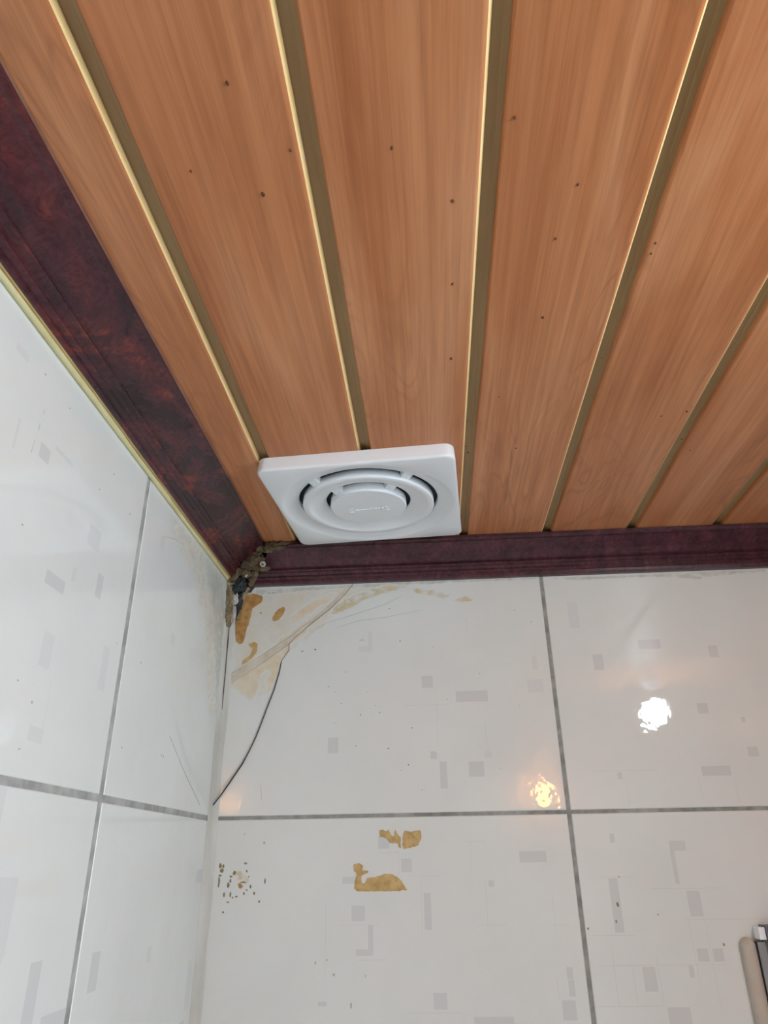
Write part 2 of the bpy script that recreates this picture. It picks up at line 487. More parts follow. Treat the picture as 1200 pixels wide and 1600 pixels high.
def prints(conv, x0, y0, s, lst, mi=1):
    out = []
    for a in lst:
        p = conv(x0 + a[0] / s, y0 + a[1] / s); q = conv(x0 + a[2] / s, y0 + a[3] / s)
        out.append((p[0], q[0], p[1], q[1], a[4] if len(a) > 4 else mi))
    return out
def hairs(conv, x0, y0, s, lst, w=0.0005):
    out = []
    for a in lst:
        p = conv(x0 + a[0] / s, y0 + a[1] / s); q = conv(x0 + a[2] / s, y0 + a[3] / s)
        if abs(p[0] - q[0]) > abs(p[1] - q[1]): m_ = (p[1] + q[1]) / 2; out.append((p[0], q[0], m_ - w / 2, m_ + w / 2, 3))
        else: m_ = (p[0] + q[0]) / 2; out.append((m_ - w / 2, m_ + w / 2, p[1], q[1], 3))
    return out
def rand_prints(u0, u1, v0, v1, n=12):
    out = []
    for _ in range(n):
        a = random.uniform(u0, u1); b_ = random.uniform(v0, v1); w = random.choice((.01, .014, .02, .035)); h = random.choice((.012, .016, .024, .04))
        out.append((a, a + w, b_, b_ + h, random.choice((1, 2))))
    return out

PB = {}
PB[(0, 0)] = prints(WB, 500, 900, 3, [(475,468,530,523),(635,540,788,587),(38,758,85,830),(517,822,548,857),(560,870,600,995),(695,870,772,940),(970,485,1050,545,2),(225,260,245,355,2),(180,330,225,355,2),(990,375,1022,440,2),(770,820,805,850,2)]) \
    + hairs(WB, 500, 900, 3, [(545,530,550,800),(400,605,600,605),(690,200,692,330),(775,690,780,800)])
PB[(1, 0)] = prints(WB, 880, 880, 3.75, [(170,535,242,625),(435,450,575,500),(845,483,915,550),(780,820,855,880),(1075,1075,1150,1132),(805,1190,988,1243),(315,1225,350,1265),(1040,900,1070,930),(20,230,100,380,2)]) \
    + hairs(WB, 880, 880, 3.75, [(160,1215,560,1215),(375,1260,380,1420),(1010,1240,1020,1400),(800,1250,810,1380)])
PB[(0, 1)] = prints(WB, 640, 1280, 4, [(683,200,858,268),(492,382,530,422),(88,462,140,690),(978,925,1025,1000),(990,1005,1040,1108),(950,1132,1050,1258),(148,1085,238,1190),(403,1235,655,1290)]) \
    + prints(WB, 300, 1200, 3, [(872,320,925,378),(980,425,1032,488),(705,510,760,543),(748,645,810,718),(825,738,850,850),(768,850,850,880),(590,1095,630,1118)]) \
    + hairs(WB, 640, 1280, 4, [(470,350,490,700),(420,660,605,662),(320,140,480,140),(380,140,385,320),(0,355,190,355),(75,355,75,760),(0,1212,330,1212),(910,660,1000,665),(890,450,910,660),(925,1000,935,1140)]) \
    + hairs(WB, 300, 1200, 3, [(970,395,970,500),(875,395,970,397),(690,737,880,737),(625,640,625,1000),(780,900,910,900)])
PB[(1, 1)] = prints(WB, 900, 1270, 4, [(207,130,245,187),(578,175,690,235),(586,235,650,445),(200,410,305,748),(688,487,800,647),(752,848,838,930),(850,848,932,930),(702,955,745,1030),(412,963,518,1118),(570,1215,730,1320)]) \
    + hairs(WB, 900, 1270, 4, [(155,400,360,400),(460,475,910,470),(690,665,1200,665),(100,768,370,765),(140,955,940,950),(120,1205,560,1215),(230,860,265,1210),(355,960,385,1200),(505,890,550,1210),(710,660,775,1100),(830,680,885,1230)])
PL = {}
PL[(0, 0)] = prints(WL, 0, 700, 2.91, [(735,390,745,470,2),(780,840,790,900,2)])
PL[(1, 0)] = prints(WL, 0, 800, 3.555, [(262,315,350,462),(410,300,414,395,2),(548,335,556,488),(503,60,545,228,2),(250,655,270,880,2),(580,740,575,1000,2),(165,1180,230,1290,2)]) \
    + prints(WL, 0, 480, 5, [(140,270,220,440,2),(150,860,110,1110,2),(325,1050,375,1235),(440,1080,570,1255,2)]) \
    + hairs(WL, 0, 800, 3.555, [(285,930,240,1210)])

corner_gap_b, corner_gap_l = 0.004, 0.004
tiles = {}
def grid(wall, P3, flip, edges_u, jw_u, jw_v, PR, sign):
    rows = [(-0.020, -(HJ))]
    v = -HJ
    while v > -2.25:
        nv = max(v - TH, -(H - 0.004)); rows.append((v, nv)); v = nv
    for ci in range(len(edges_u) - 1):
        ua, ub = edges_u[ci], edges_u[ci + 1]
        for ri, (vt, vb) in enumerate(rows):
            pr = PR.get((ci, ri))
            lo, hi = min(ua, ub), max(ua, ub)
            if pr is None: pr = rand_prints(lo, hi, vb, vt) if ri < 4 else ()
            u0 = lo + jw_u / 2; u1 = hi - jw_u / 2
            if abs(ua) < 1e-6:
                if sign > 0: u0 = corner_gap_b
                else: u1 = -corner_gap_l
            t = tile(wall, u0, u1, vb + jw_v / 2, vt - jw_v / 2, P3, flip, pr, wall)
            tiles[(wall.name, ci, ri)] = t
ue = [0.0, XJ]
while ue[-1] + TW < RX - 0.05: ue.append(ue[-1] + TW)
ue.append(RX)
grid(wall_back, B3, False, ue, 0.0042, 0.0036, PB, 1)
le = [0.0, -YJ]
while le[-1] - TW > RY + 0.05: le.append(le[-1] - TW)
le.append(RY)
grid(wall_left, L3, False, le, 0.0068, 0.0046, PL, -1)

# ------------------------------------------------------------------ cornices
def cornice_profile(w, h):
    return [(0.0, 0.0), (w, 0.0), (w, 0.0035), (w - 0.003, 0.0050), (w - 0.006, 0.0056), (w * 0.70, 0.0105), (w * 0.52, 0.0165), (w * 0.40, h * 0.52),
            (w * 0.32, h * 0.58), (w * 0.37, h * 0.605), (w * 0.38, h * 0.64), (w * 0.355, h * 0.665), (w * 0.29, h * 0.69), (w * 0.23, h * 0.76), (w * 0.26, h * 0.79), (w * 0.265, h * 0.825), (w * 0.24, h * 0.85), (w * 0.18, h * 0.875), (w * 0.175, h * 0.94), (w * 0.15, h), (0.0, h)]
def cornice(name, pts3d_a, pts3d_b, m):
    n = len(pts3d_a)
    # several rings so the sweep keeps straight edges
    v = list(pts3d_a) + list(pts3d_b)
    f = [(i, (i + 1) % n, n + (i + 1) % n, n + i) for i in range(n)]
    f += [tuple(range(n))[::-1], tuple(range(n, 2 * n))]
    o = obj(name, v, f, m); o['kind'] = 'structure'
    return o
pl = cornice_profile(WLT, HLT)
def left_end(u, v):                        # end of the left cornice, cut back from the corner
    t = u / WLT
    return -0.020 - 0.022 * t
A = [(u + 0.0002, RY + 0.002, H - v - 0.0002) for u, v in pl]
Bq = [(u + 0.0002, left_end(u, v), H - v - 0.0002) for u, v in pl]
trim1 = cornice('trim_1', A, Bq, M['burl'])
pb = cornice_profile(WBT, HBT)
bx_top, bx_bot = 0.058, 0.0245
def back_start(u, v):
    t = v / HBT
    return bx_top * (1 - t) + bx_bot * t
A = [(back_start(u, v), -u - 0.0002, H - v - 0.0002) for u, v in pb]
Bq = [(RX - 0.002, -u - 0.0002, H - v - 0.0002) for u, v in pb]
trim2 = cornice('trim_2', A, Bq, M['burl2'])
for t in (trim1, trim2):
    # normals consistent
    import bmesh
    bm = bmesh.new(); bm.from_mesh(t.data); bmesh.ops.recalc_face_normals(bm, faces=bm.faces); bm.to_mesh(t.data); bm.free()

# yellowed caulk line below the left cornice
def ribbon_tube(name, pts, rs, m, parent, n=9):
    mb = MB(); mb.tube(pts, rs, n); return mb.build(name, m, parent, True)
pts = []; rs = []
y = RY + 0.01
while y < -0.012:
    j = noise.noise((y * 14, 3.1, 0.2)); j2 = noise.noise((y * 60, 1.7, 5.2))
    pts.append((0.0018, y, H - HLT - 0.0014 + 0.0005 * j)); rs.append(0.0025 + 0.0005 * j + 0.0003 * j2)
    y += 0.008
ribbon_tube('caulk_line', pts, rs, M['caulk'], trim1)
ribbon_tube('caulk_edge', [(p[0] + 0.0030, p[1], p[2] + 0.0014) for p in pts], [0.0013 + 0.25 * (r_ - 0.0029) for r_ in rs], M['caulk_d'], trim1, 6)
pts = []; rs = []
y = RY + 0.01
while y < -0.045:
    j2 = noise.noise((y * 40, 4.7, 5.2))
    pts.append((WLT + 0.0002, y, H - 0.0006)); rs.append(0.0011 + 0.0003 * j2)
    y += 0.01
ribbon_tube('ceiling_seam', pts, rs, M['lip'], trim1, 6)

# ------------------------------------------------------------------ corner sealant
pts = []
nz = 150
v = []; f = []
for i in range(nz + 1):
    t = i / nz
    z = -0.050 - t * (H - 0.052)
    wob = noise.noise((z * 18, 0.3, 1.1)); wob2 = noise.noise((z * 25, 7.3, 1.1)); wob3 = noise.noise((z * 70, 2.3, 9.1))
    wl_ = 0.0125 + 0.0018 * wob; wb_ = 0.0085 + 0.0014 * wob2
    row = [(0.0001, -wl_), (0.0011, -wl_ + 0.0008), (0.0026 + .0004 * wob3, -wl_ * 0.55), (0.0040 + .0006 * wob3, -0.0046), (wb_ * 0.6, -0.0024), (wb_ - 0.0008, -0.0011), (wb_, -0.0001)]
    v += [(a, b_, H + z) for a, b_ in row]
for i in range(nz):
    for k in range(6):
        f.append((i * 7 + k, i * 7 + k + 1, (i + 1) * 7 + k + 1, (i + 1) * 7 + k))
seal = obj('corner_sealant', v, f, M['sealant'], wall_back, True)

# ------------------------------------------------------------------ residue, cracks and stains
def outline(pts, jit=0.0006, step=0.0016, seed=0.0):
    out = []
    n = len(pts)
    for i in range(n):
        a = Vector(pts[i]); b_ = Vector(pts[(i + 1) % n])
        L_ = (b_ - a).length; m_ = max(1, int(L_ / step))
        for k in range(m_):
            p = a.lerp(b_, k / m_)
            out.append((p.x + jit * 2 * noise.noise((p.x * 420, p.y * 420, seed)), p.y + jit * 2 * noise.noise((p.x * 420, p.y * 420, seed + 9.7))))
    return out
def patch(name, pts, P3, thick, m, parent, jit=0.0006, seed=0.0, step=0.0016):
    o2 = outline(pts, jit, step, seed)
    area = sum(o2[i][0] * o2[(i + 1) % len(o2)][1] - o2[(i + 1) % len(o2)][0] * o2[i][1] for i in range(len(o2)))
    if area < 0: o2 = o2[::-1]
    n = len(o2)
    v = [P3(a, b_, thick) for a, b_ in o2] + [P3(a, b_, -0.0004) for a, b_ in o2]
    f = [tuple(range(n))] + [(i, n + i, n + (i + 1) % n, (i + 1) % n) for i in range(n)]
    return obj(name, v, f, m, parent)
def film(name, pts, P3, thick, m, parent, feather=0.004, seed=0.0, step=0.0016):
    """thin stain whose cover thins out towards its outline"""
    n = len(pts)
    def sd(x, y_):
        ins = False; best = 1e9
        for i in range(n):
            ax, ay = pts[i]; bx_, by = pts[(i + 1) % n]
            if (ay > y_) != (by > y_) and x < (bx_ - ax) * (y_ - ay) / (by - ay) + ax: ins = not ins
            dx, dy = bx_ - ax, by - ay; L2 = dx * dx + dy * dy or 1e-12
            t = max(0, min(1, ((x - ax) * dx + (y_ - ay) * dy) / L2))
            best = min(best, math.hypot(x - ax - t * dx, y_ - ay - t * dy))
        return best if ins else -best
    x0 = min(p[0] for p in pts) - feather * .5; x1 = max(p[0] for p in pts) + feather * .5
    y0 = min(p[1] for p in pts) - feather * .5; y1 = max(p[1] for p in pts) + feather * .5
    nx, ny = max(2, int((x1 - x0) / step)), max(2, int((y1 - y0) / step))
    V_, C_ = [], []
    for j in range(ny + 1):
        for i in range(nx + 1):
            x = x0 + (x1 - x0) * i / nx; y_ = y0 + (y1 - y0) * j / ny
            d = sd(x, y_) + feather * 0.7 * noise.noise((x * 160, y_ * 160, seed)) + feather * 0.2
            t = max(0.0, min(1.0, d / feather)); C_.append(t * t * (3 - 2 * t)); V_.append(P3(x, y_, thick))
    F_ = []
    for j in range(ny):
        for i in range(nx):
            q = (j * (nx + 1) + i, j * (nx + 1) + i + 1, (j + 1) * (nx + 1) + i + 1, (j + 1) * (nx + 1) + i)
            if max(C_[k] for k in q) > 0.001: F_.append(q)
    used = sorted(set(k for q in F_ for k in q)); ix = {k: i for i, k in enumerate(used)}
    o = obj(name, [V_[k] for k in used], [tuple(ix[k] for k in q) for q in F_], m, parent)
    at = o.data.attributes.new('cover', 'FLOAT', 'POINT')
    at.data.foreach_set('value', [C_[k] for k in used])
    return o
def strip(name, pts, P3, w, m, parent, d=0.0003, taper=False):
    """thin raised line along measured points"""
    P = [Vector(p) for p in pts]
    v = []; f = []
    n = len(P)
    for i, p in enumerate(P):
        dr = (P[min(i + 1, n - 1)] - P[max(i - 1, 0)]).normalized(); nn = Vector((-dr.y, dr.x))
        ww = w[i] if isinstance(w, (list, tuple)) else w
        if taper and i in (0, n - 1): ww *= 0.3
        v += [P3(*(p + nn * ww / 2), -0.0003), P3(*(p + nn * ww * .3), d), P3(*(p - nn * ww * .3), d), P3(*(p - nn * ww / 2), -0.0003)]
    for i in range(n - 1):
        for k in range(3): f.append((i * 4 + k, i * 4 + k + 1, (i + 1) * 4 + k + 1, (i + 1) * 4 + k))
    return obj(name, v, f, m, parent)
def mapB(px): return [WB(*p) for p in px]
def mapL(px): return [(min(a, -0.0128), b_) for a, b_ in (WL(*p) for p in px)]

T00 = tiles[('wall_back', 0, 0)]; T01 = tiles[('wall_back', 0, 1)]; T10 = tiles[('wall_back', 1, 0)]
TL0 = tiles[('wall_left', 0, 0)]; TL1 = tiles[('wall_left', 1, 0)]
c1 = lambda pts: mapB(crop(320, 900, 7.275, pts))
c4 = lambda pts: mapB(crop(300, 800, 4, pts))
# pale smear over the cracked corner
film('pale_smear', c4([(290,500),(480,480),(1000,452),(1190,470),(1190,500),(1000,580),(860,680),(720,800),(600,880),(540,960),(500,1110),(420,1180),(330,1130),(250,1080),(262,900),(275,640)]), B3, 0.00012, M['smear'], T00, 0.008, 1.0)
film('beige_stain', c1([(300,1120),(500,990),(700,850),(950,650),(1164,490),(1164,640),(975,790),(965,850),(875,965),(845,1090),(790,1200),(750,1300),(712,1330),(700,1200),(745,1085),(700,1070),(640,1130),(610,1290),(560,1400),(500,1410),(430,1350),(330,1270),(295,1240)]), B3, 0.00022, M['stain'], T00, 0.003, 2.0)
film('beige_stain', c4([(610,660),(660,620),(740,560),(860,510),(900,510),(860,560),(760,620),(690,670),(630,700)]), B3, 0.00024, M['stain'], T00, 0.003, 3.0)
patch('crack_filler', c4([(248,1008),(420,905),(600,790),(740,680),(880,560),(965,468),(1008,452),(940,535),(880,590),(740,700),(605,825),(440,945),(310,1030),(248,1075)]), B3, 0.0006, M['filler'], T00, 0.0003, 4.0)
patch('glue_residue', c1([(460,215),(560,205),(650,225),(665,260),(630,310),(590,340),(540,370),(525,450),(500,540),(470,620),(455,700),(430,760),(400,775),(360,740),(350,650),(355,520),(375,400),(410,300)]), B3, 0.0011, M['glue'], T00, 0.0005, 5.0)
patch('glue_residue', c1([(775,480),(800,420),(850,375),(900,350),(915,380),(890,440),(850,490),(800,515),(770,505)]), B3, 0.0009, M['glue'], T00, 0.0003, 6.0)
patch('glue_residue', c1([(500,770),(560,750),(605,775),(590,870),(540,930),(480,980),(420,1010),(430,965),(520,900),(540,830),(505,800)]), B3, 0.0005, M['glue2'], T00, 0.0005, 7.0)
film('ochre_smear', mapB(crop(500, 900, 3, [(430,55),(520,62),(610,92),(580,108),(520,92),(440,80)])), B3, 0.0002, M['ochre_smear'], T00, 0.0025, 8.0, 0.0009)
film('ochre_smear', mapB(crop(500, 900, 3, [(615,115),(680,92),(720,108),(715,126),(640,124)])), B3, 0.0002, M['ochre_smear'], T00, 0.0025, 9.0, 0.0009)
film('ochre_smear', mapB(crop(500, 900, 3, [(60,150),(120,105),(240,60),(330,40),(430,50),(330,75),(220,110),(110,170),(40,190)])), B3, 0.00027, M['ochre_smear'], T00, 0.0025, 10.0, 0.0009)
film('ochre_smear', mapB(crop(500, 900, 3, [(175,303),(200,293),(225,300),(205,310)])), B3, 0.0002, M['ochre_smear'], T00, 0.0025, 11.0, 0.0009)
film('dark_dirt', mapB([(400, 921), (560, 913), (700, 906), (840, 902), (840, 905), (700, 911), (600, 917), (480, 923), (420, 930), (398, 928)]), B3, 0.00015, M['dirt'], T00, 0.0018, 12.0, 0.0009)
film('dark_dirt', mapB([(852, 903), (1000, 898), (1195, 889), (1195, 893), (1090, 903), (1000, 902), (900, 907)]), B3, 0.00018, M['dirt'], T10, 0.0018, 13.0, 0.0009)
film('dark_dirt', mapB([(1052, 898), (1078, 896), (1100, 902), (1092, 906), (1060, 903)]), B3, 0.00024, M['dirt'], T10, 0.0018, 14.0, 0.0009)
# crack lines
strip('crack', c4([(1008,452),(960,510),(880,592),(740,703),(640,790),(606,826),(608,862),(560,930)]), B3, 0.0007, M['crack'], T00, 0.0007)
strip('crack', c4([(310,1030),(440,945),(606,828)]), B3, 0.0005, M['crack2'], T00, 0.0007)
strip('crack', c4([(250,1006),(420,904),(600,788),(740,679)]), B3, 0.0005, M['crack2'], T00, 0.0007)
strip('crack', c4([(745,760),(800,715),(850,690),(1000,645),(1200,580),(1320,520)]), B3, 0.0005, M['crack2'], T00, 0.0004, True)
strip('crack', mapB([(525, 981), (560, 970), (600, 965), (660, 953)]), B3, 0.0005, M['crack2'], T00, 0.0004, True)
strip('crack', mapB(crop(300, 1200, 3, [(322, 75), (326, 150)])), B3, 0.0006, M['crack2'], T00, 0.0004, True)
strip('crack', mapL([(265, 1150), (285, 1200), (312, 1258)]), L3, 0.0006, M['crack2'], TL0, 0.0004, True)
strip('crack', mapL([(255, 838), (272, 842), (288, 852)]), L3, 0.0006, M['crack2'], TL0, 0.0004, True)
strip('crack', mapL(crop(0, 480, 5, [(345, 800), (338, 840)])), L3, 0.0005, M['crack2'], TL1, 0.0002, True)
strip('crack', mapL(crop(0, 480, 5, [(312, 905), (298, 965)])), L3, 0.0006, M['crack2'], TL1, 0.0002, True)
strip('crack', mapL(crop(0, 480, 5, [(272, 1030), (240, 1140)])), L3, 0.0003, M['crack2'], TL1, 0.0002, True)
# dirt on the left tiles beside the corner
film('grey_smear', mapL([(322, 868), (346, 895), (352, 960), (352, 1060), (346, 1120), (339, 1120), (336, 1050), (332, 960), (324, 910)]), L3, 0.00015, M['dirt_l'], TL0, 0.010, 15.0)
film('pale_smear', mapL([(270, 795), (300, 835), (346, 900), (350, 1000), (345, 1120), (325, 1120), (318, 980), (300, 900), (268, 830)]), L3, 0.00012, M['smear'], TL0, 0.016, 16.0)
# glue left on the lower tile
c6 = lambda pts: mapB(crop(540, 1280, 8.571, pts))
patch('glue_residue', c6([(450,145),(500,138),(545,165),(575,140),(620,225),(650,235),(660,140),(710,215),(742,235),(742,385),(720,380),(690,320),(600,322),(540,262),(500,235),(455,232)]), B3, 0.0006, M['glue2'], T01, 0.0004, 17.0, 0.001)
patch('glue_residue', c6([(765,205),(800,150),(880,168),(920,155),(1012,150),(1018,250),(965,360),(900,375),(800,400),(765,392)]), B3, 0.0006, M['glue2'], T01, 0.0004, 18.0, 0.001)
patch('glue_residue', c6([(110,600),(180,585),(230,620),(225,680),(300,690),(300,720),(240,740),(210,760),(215,850),(260,860),(290,790),(400,770),(520,735),(630,735),(720,800),(780,870),(820,945),(700,960),(450,965),(160,965),(115,930),(130,800),(150,740),(110,680)]), B3, 0.0007, M['glue2'], T01, 0.0004, 19.0, 0.001)
# speckled grime near the corner of the lower tile
c7 = lambda pts: mapB(crop(320, 1320, 10, pts))
film('ochre_smear', c7([(440,430),(520,400),(600,430),(680,500),(690,560),(640,620),(560,560),(470,530)]), B3, 0.00025, M['ochre_smear'], T01, 0.0025, 20.0, 0.0009)
patch('glue_residue', c7([(510,610),(560,600),(600,650),(560,690),(530,660)]), B3, 0.0003, M['glue'], T01, 0.0003, 21.0, 0.001)
mb = MB()
def blob(mb, P3, c, ru, rv, d=0.0004, n=8):
    v = []
    for rr, dd in ((1.0, -0.0003), (0.6, d)):
        for q in range(n):
            j = 0.7 + 0.6 * random.random()
            v.append(P3(c[0] + rr * ru * j * math.cos(q * math.tau / n), c[1] + rr * rv * j * math.sin(q * math.tau / n), dd))
    mb.add(v, [tuple(range(n, 2 * n))] + [(q, (q + 1) % n, n + (q + 1) % n, n + q) for q in range(n)])
for (x, y_, a, b_) in ((245,330,20,35),(290,330,18,25),(265,400,25,30),(240,480,22,14),(222,560,14,50),(215,635,13,26),(410,495,28,12),(400,560,14,30),(365,635,18,40),(460,440,26,36),(600,585,50,14),(640,290,28,16),(655,410,14,18),(610,760,12,22),(770,760,17,17),(850,885,16,18),(300,780,13,36),(400,770,12,40),(490,810,18,14),(360,897,26,10),(285,1055,15,14),(940,570,12,42),(715,650,16,24),(655,705,16,10),(430,825,12,12),(685,500,14,14)):
    blob(mb, B3, c7([(x, y_)])[0], a / 10 * 0.00090, b_ / 10 * 0.00090)
s_ = mb.build('grime_specks', M['grime'], T01); s_['kind'] = 'stuff'
mb = MB()
for (px, py, a, b_) in ((965, 1413, 2.0, 4.0), (963, 1440, 1.8, 2.2), (919, 1451, 1.6, 1.8), (1028, 1429, 1.4, 1), (1131, 1476, 1.8, 2), (967, 1370, 1.2, 1)):
    blob(mb, B3, WB(px, py), a * 0.00072, b_ * 0.00072)
s_ = mb.build('grime_specks', M['grime'], tiles[('wall_back', 1, 1)]); s_['kind'] = 'stuff'
mb = MB()
for (x, y_, a, b_) in ((578, 915, 2, 4), (632, 900, 2, 2), (665, 970, 3, 3), (745, 1115, 2.5, 6), (572, 985, 1, 1), (813, 975, 1, 3), (338, 350, 3, 3), (245, 310, 1, 3)):
    p = (300 + x / 3, 1200 + y_ / 3); blob(mb, B3, WB(*p), a * .0005, b_ * .0005)
s_ = mb.build('grime_specks', M['crack2'], T01); s_['kind'] = 'stuff'
mb = MB()
for (x, y_, a, b_) in ((528, 333, 2, 2), (747, 458, 2, 1.6), (325, 153, 4, 2), (375, 305, 3, 4), (40, 518, 4, 2), (70, 543, 2, 2), (100, 597, 3, 2), (220, 542, 2, 2), (260, 607, 3, 1), (190, 650, 2, 4), (280, 640, 2, 4), (168, 797, 2.4, 2.4), (320, 808, 4, 3), (430, 712, 5, 2), (415, 885, 3, 3), (380, 910, 3, 1), (525, 910, 2, 1), (478, 1003, 2, 2), (847, 903, 1.4, 1.6), (597, 578, 2.4, 2), (910, 160, 4, 1), (990, 215, 5, 1.2), (935, 606, 2, 1), (120, 450, 4, 2), (68, 690, 2, 1)):
    p = (500 + x / 3, 900 + y_ / 3); blob(mb, B3, WB(*p), a * .00030, b_ * .00030)
for (x, y_, a, b_) in ((430, 632, 5, 3), (770, 860, 4, 3), (690, 870, 4, 2), (510, 505, 6, 2), (480, 510, 3, 2)):
    p = (300 + x / 4, 800 + y_ / 4); blob(mb, B3, WB(*p), a * .0004, b_ * .0004)
s_ = mb.build('grime_specks', M['grime'], T00); s_['kind'] = 'stuff'
mb = MB()
for (px, py, a, b_) in ((71, 585, 2, 2), (178, 741, 2, 1.5), (35, 820, 2, 2), (109, 638, 1.5, 1), (50, 1097, 2.4, 3), (28, 1063, 2, 2), (220, 1035, 2.4, 3), (182, 1005, 1.4, 1.5), (203, 803, 1.4, 2.5), (252, 1180, 1.6, 3), (255, 1182, 1.3, 3), (30, 1170, 2, 1.5), (190, 1168, 1.4, 2.5), (155, 765, 2, 2)):
    blob(mb, L3, WL(px, py), a * .0006, b_ * .0004)
s_ = mb.build('grime_specks', M['crack2'], TL1); s_['kind'] = 'stuff'

# dark split down the corner sealant
pp = [(356, 968), (352, 1005), (347, 1040), (345, 1080), (343, 1110)]
mb = MB(); P = []
for px, py in pp:
    u, v_ = WL(px, py); P.append((0.0040, -0.0060, H + v_))
mb.tube(P, [0.0004, 0.0008, 0.0007, 0.0006, 0.0002], 6); mb.build('split', M['crack'], seal)

# black strand hanging over the cracked tile
P = []
for px, py, d in ((440, 1033, 0.0006), (437, 1050, 0.0012), (429, 1078, 0.0016), (418, 1106, 0.0018), (411, 1125, 0.0018), (400, 1153, 0.0018), (390, 1174, 0.002), (380, 1193, 0.0022), (360, 1223, 0.003), (347, 1243, 0.0045), (336, 1259, 0.0075)):
    u, v_ = WB(px, py); P.append(B3(u, v_, d))
mb = MB(); mb.tube(P, [0.0004] + [0.00062] * (len(P) - 5) + [0.0008] * 3 + [0.0006], 7)
strand = mb.build('thread', M['thread'], None, True)
tag(strand, 'thin black strand curving down from the cracked tile to the wall corner', 'thread')

# ------------------------------------------------------------------ broken corner of the cornice
def lump(name, c, r, m, parent, seed=0, sub=3, amp=0.35, freq=2.2):
    import bmesh
    bm = bmesh.new(); bmesh.ops.create_icosphere(bm, subdivisions=sub, radius=1.0)
    for v_ in bm.verts:
        n_ = noise.noise(v_.co * freq + Vector((seed, seed * 1.7, 3))) + 0.5 * noise.noise(v_.co * freq * 2.7 + Vector((seed, 4, seed)))
        v_.co *= 1 + amp * n_
        v_.co = Vector((v_.co.x * r[0], v_.co.y * r[1], v_.co.z * r[2]))
    me = bpy.data.meshes.new(name); bm.to_mesh(me); bm.free()
    me.materials.append(m)
    o = bpy.data.objects.new(name, me); COL.objects.link(o); o.location = c; o.parent = parent
    return o
def ragged(name, pts, rs, m, parent, seed=0, n=14, amp=0.42):
    """lumpy filler bead along a path"""
    P = [Vector(p) for p in pts]; Q = []; R_ = []
    for i in range(len(P) - 1):
        for k in range(12):
            t = k / 12; Q.append(P[i].lerp(P[i + 1], t)); R_.append(rs[i] * (1 - t) + rs[i + 1] * t)
    Q.append(P[-1]); R_.append(rs[-1])
    mb = MB(); mb.tube(Q, R_, n)
    def nz3(p, f_):
        return Vector((noise.noise(p * f_ + Vector((seed, 0, 0))), noise.noise(p * f_ + Vector((0, seed, 7))), noise.noise(p * f_ + Vector((3, 0, seed)))))
    R0 = max(rs)
    mb.v = [tuple(Vector(v_) + nz3(Vector(v_), 190) * amp * 1.6 * R0 + nz3(Vector(v_), 520) * amp * 1.3 * R0) for v_ in mb.v]
    return mb.build(name, m, parent, True)
# filler bead closing the end of the left cornice, then running on under the ceiling
ragged('corner_filler', [(0.004, -0.018, H - HLT - 0.003), (0.016, -0.021, H - 0.028), (0.032, -0.030, H - 0.014), (0.047, -0.040, H - 0.006), (0.062, -0.041, H - 0.003), (0.085, -0.040, H - 0.0015)],
       [0.0046, 0.0042, 0.0040, 0.0038, 0.003, 0.0015], M['mortar_d'], trim2, 2.0)
ragged('corner_filler', [(0.026, -0.006, H - HBT), (0.030, -0.010, H - 0.034), (0.036, -0.018, H - 0.024), (0.044, -0.026, H - 0.014)], [0.0032, 0.0042, 0.0048, 0.003], M['mortar_d'], trim2, 3.3)
# vertical dirty bead in the corner below
ragged('corner_filler', [(0.003, -0.015, H - HLT + 0.002), (0.0025, -0.0135, H - 0.055), (0.003, -0.012, H - 0.075), (0.004, -0.008, H - 0.095)], [0.0042, 0.0048, 0.0042, 0.002], M['mortar'], trim2, 5.1)
ragged('corner_filler', [(0.024, -0.002, H - HBT - 0.001), (0.0185, -0.0025, H - 0.052), (0.0145, -0.003, H - 0.064), (0.0125, -0.0025, H - 0.085)], [0.003, 0.0032, 0.0030, 0.0015], M['mortar'], trim2, 6.1)
# black sheets painting the shade inside the gap, and the dark wad with crumbs of plaster
mb = MB(); mb.add([(0.0006, -0.018, H - 0.002), (0.058, -0.0008, H - 0.002), (0.026, -0.0006, H - 0.05), (0.0006, -0.016, H - 0.05)], [(0, 1, 2, 3)])
mb.add([(0.0006, -0.022, H - 0.001), (0.05, -0.040, H - 0.001), (0.066, -0.034, H - 0.001), (0.058, -0.0008, H - 0.003), (0.0006, -0.0008, H - 0.003)], [(0, 1, 2, 3, 4)])
mb.build('hole_shade', M['black'], trim2)
for q, (c_, r_) in enumerate((((0.038, -0.027, H - 0.016), (0.006, 0.004, 0.004)), ((0.022, -0.016, H - 0.030), (0.006, 0.004, 0.005)), ((0.052, -0.036, H - 0.008), (0.010, 0.004, 0.003)), ((0.046, -0.024, H - 0.028), (0.008, 0.003, 0.003)), ((0.066, -0.037, H - 0.006), (0.010, 0.003, 0.0025)))):
    lump('mortar_lump', c_, r_, M['mortar_d'], trim2, 11.0 + q * 1.3, 3, 0.6, 2.6)
lump('mortar_lump', (0.030, -0.020, H - 0.019), (0.012, 0.009, 0.008), M['mortar_d'], trim2, 1.0)
lump('dark_wad', (0.0135, -0.0105, H - 0.043), (0.0085, 0.006, 0.0085), M['black'], trim2, 4.2, 3, 0.5, 1.8)
lump('dark_wad', (0.008, -0.012, H - 0.050), (0.005, 0.004, 0.006), M['black'], trim2, 7.2, 3, 0.5, 1.8)
lump('dark_wad', (0.0135, -0.0045, H - 0.060), (0.0045, 0.003, 0.013), M['black'], trim2, 8.2, 3, 0.3, 1.8)
lump('plaster_crumb', (0.0085, -0.0085, H - 0.060), (0.0045, 0.0035, 0.0075), M['chalk'], trim2, 2.2, 3, 0.5, 2.6)
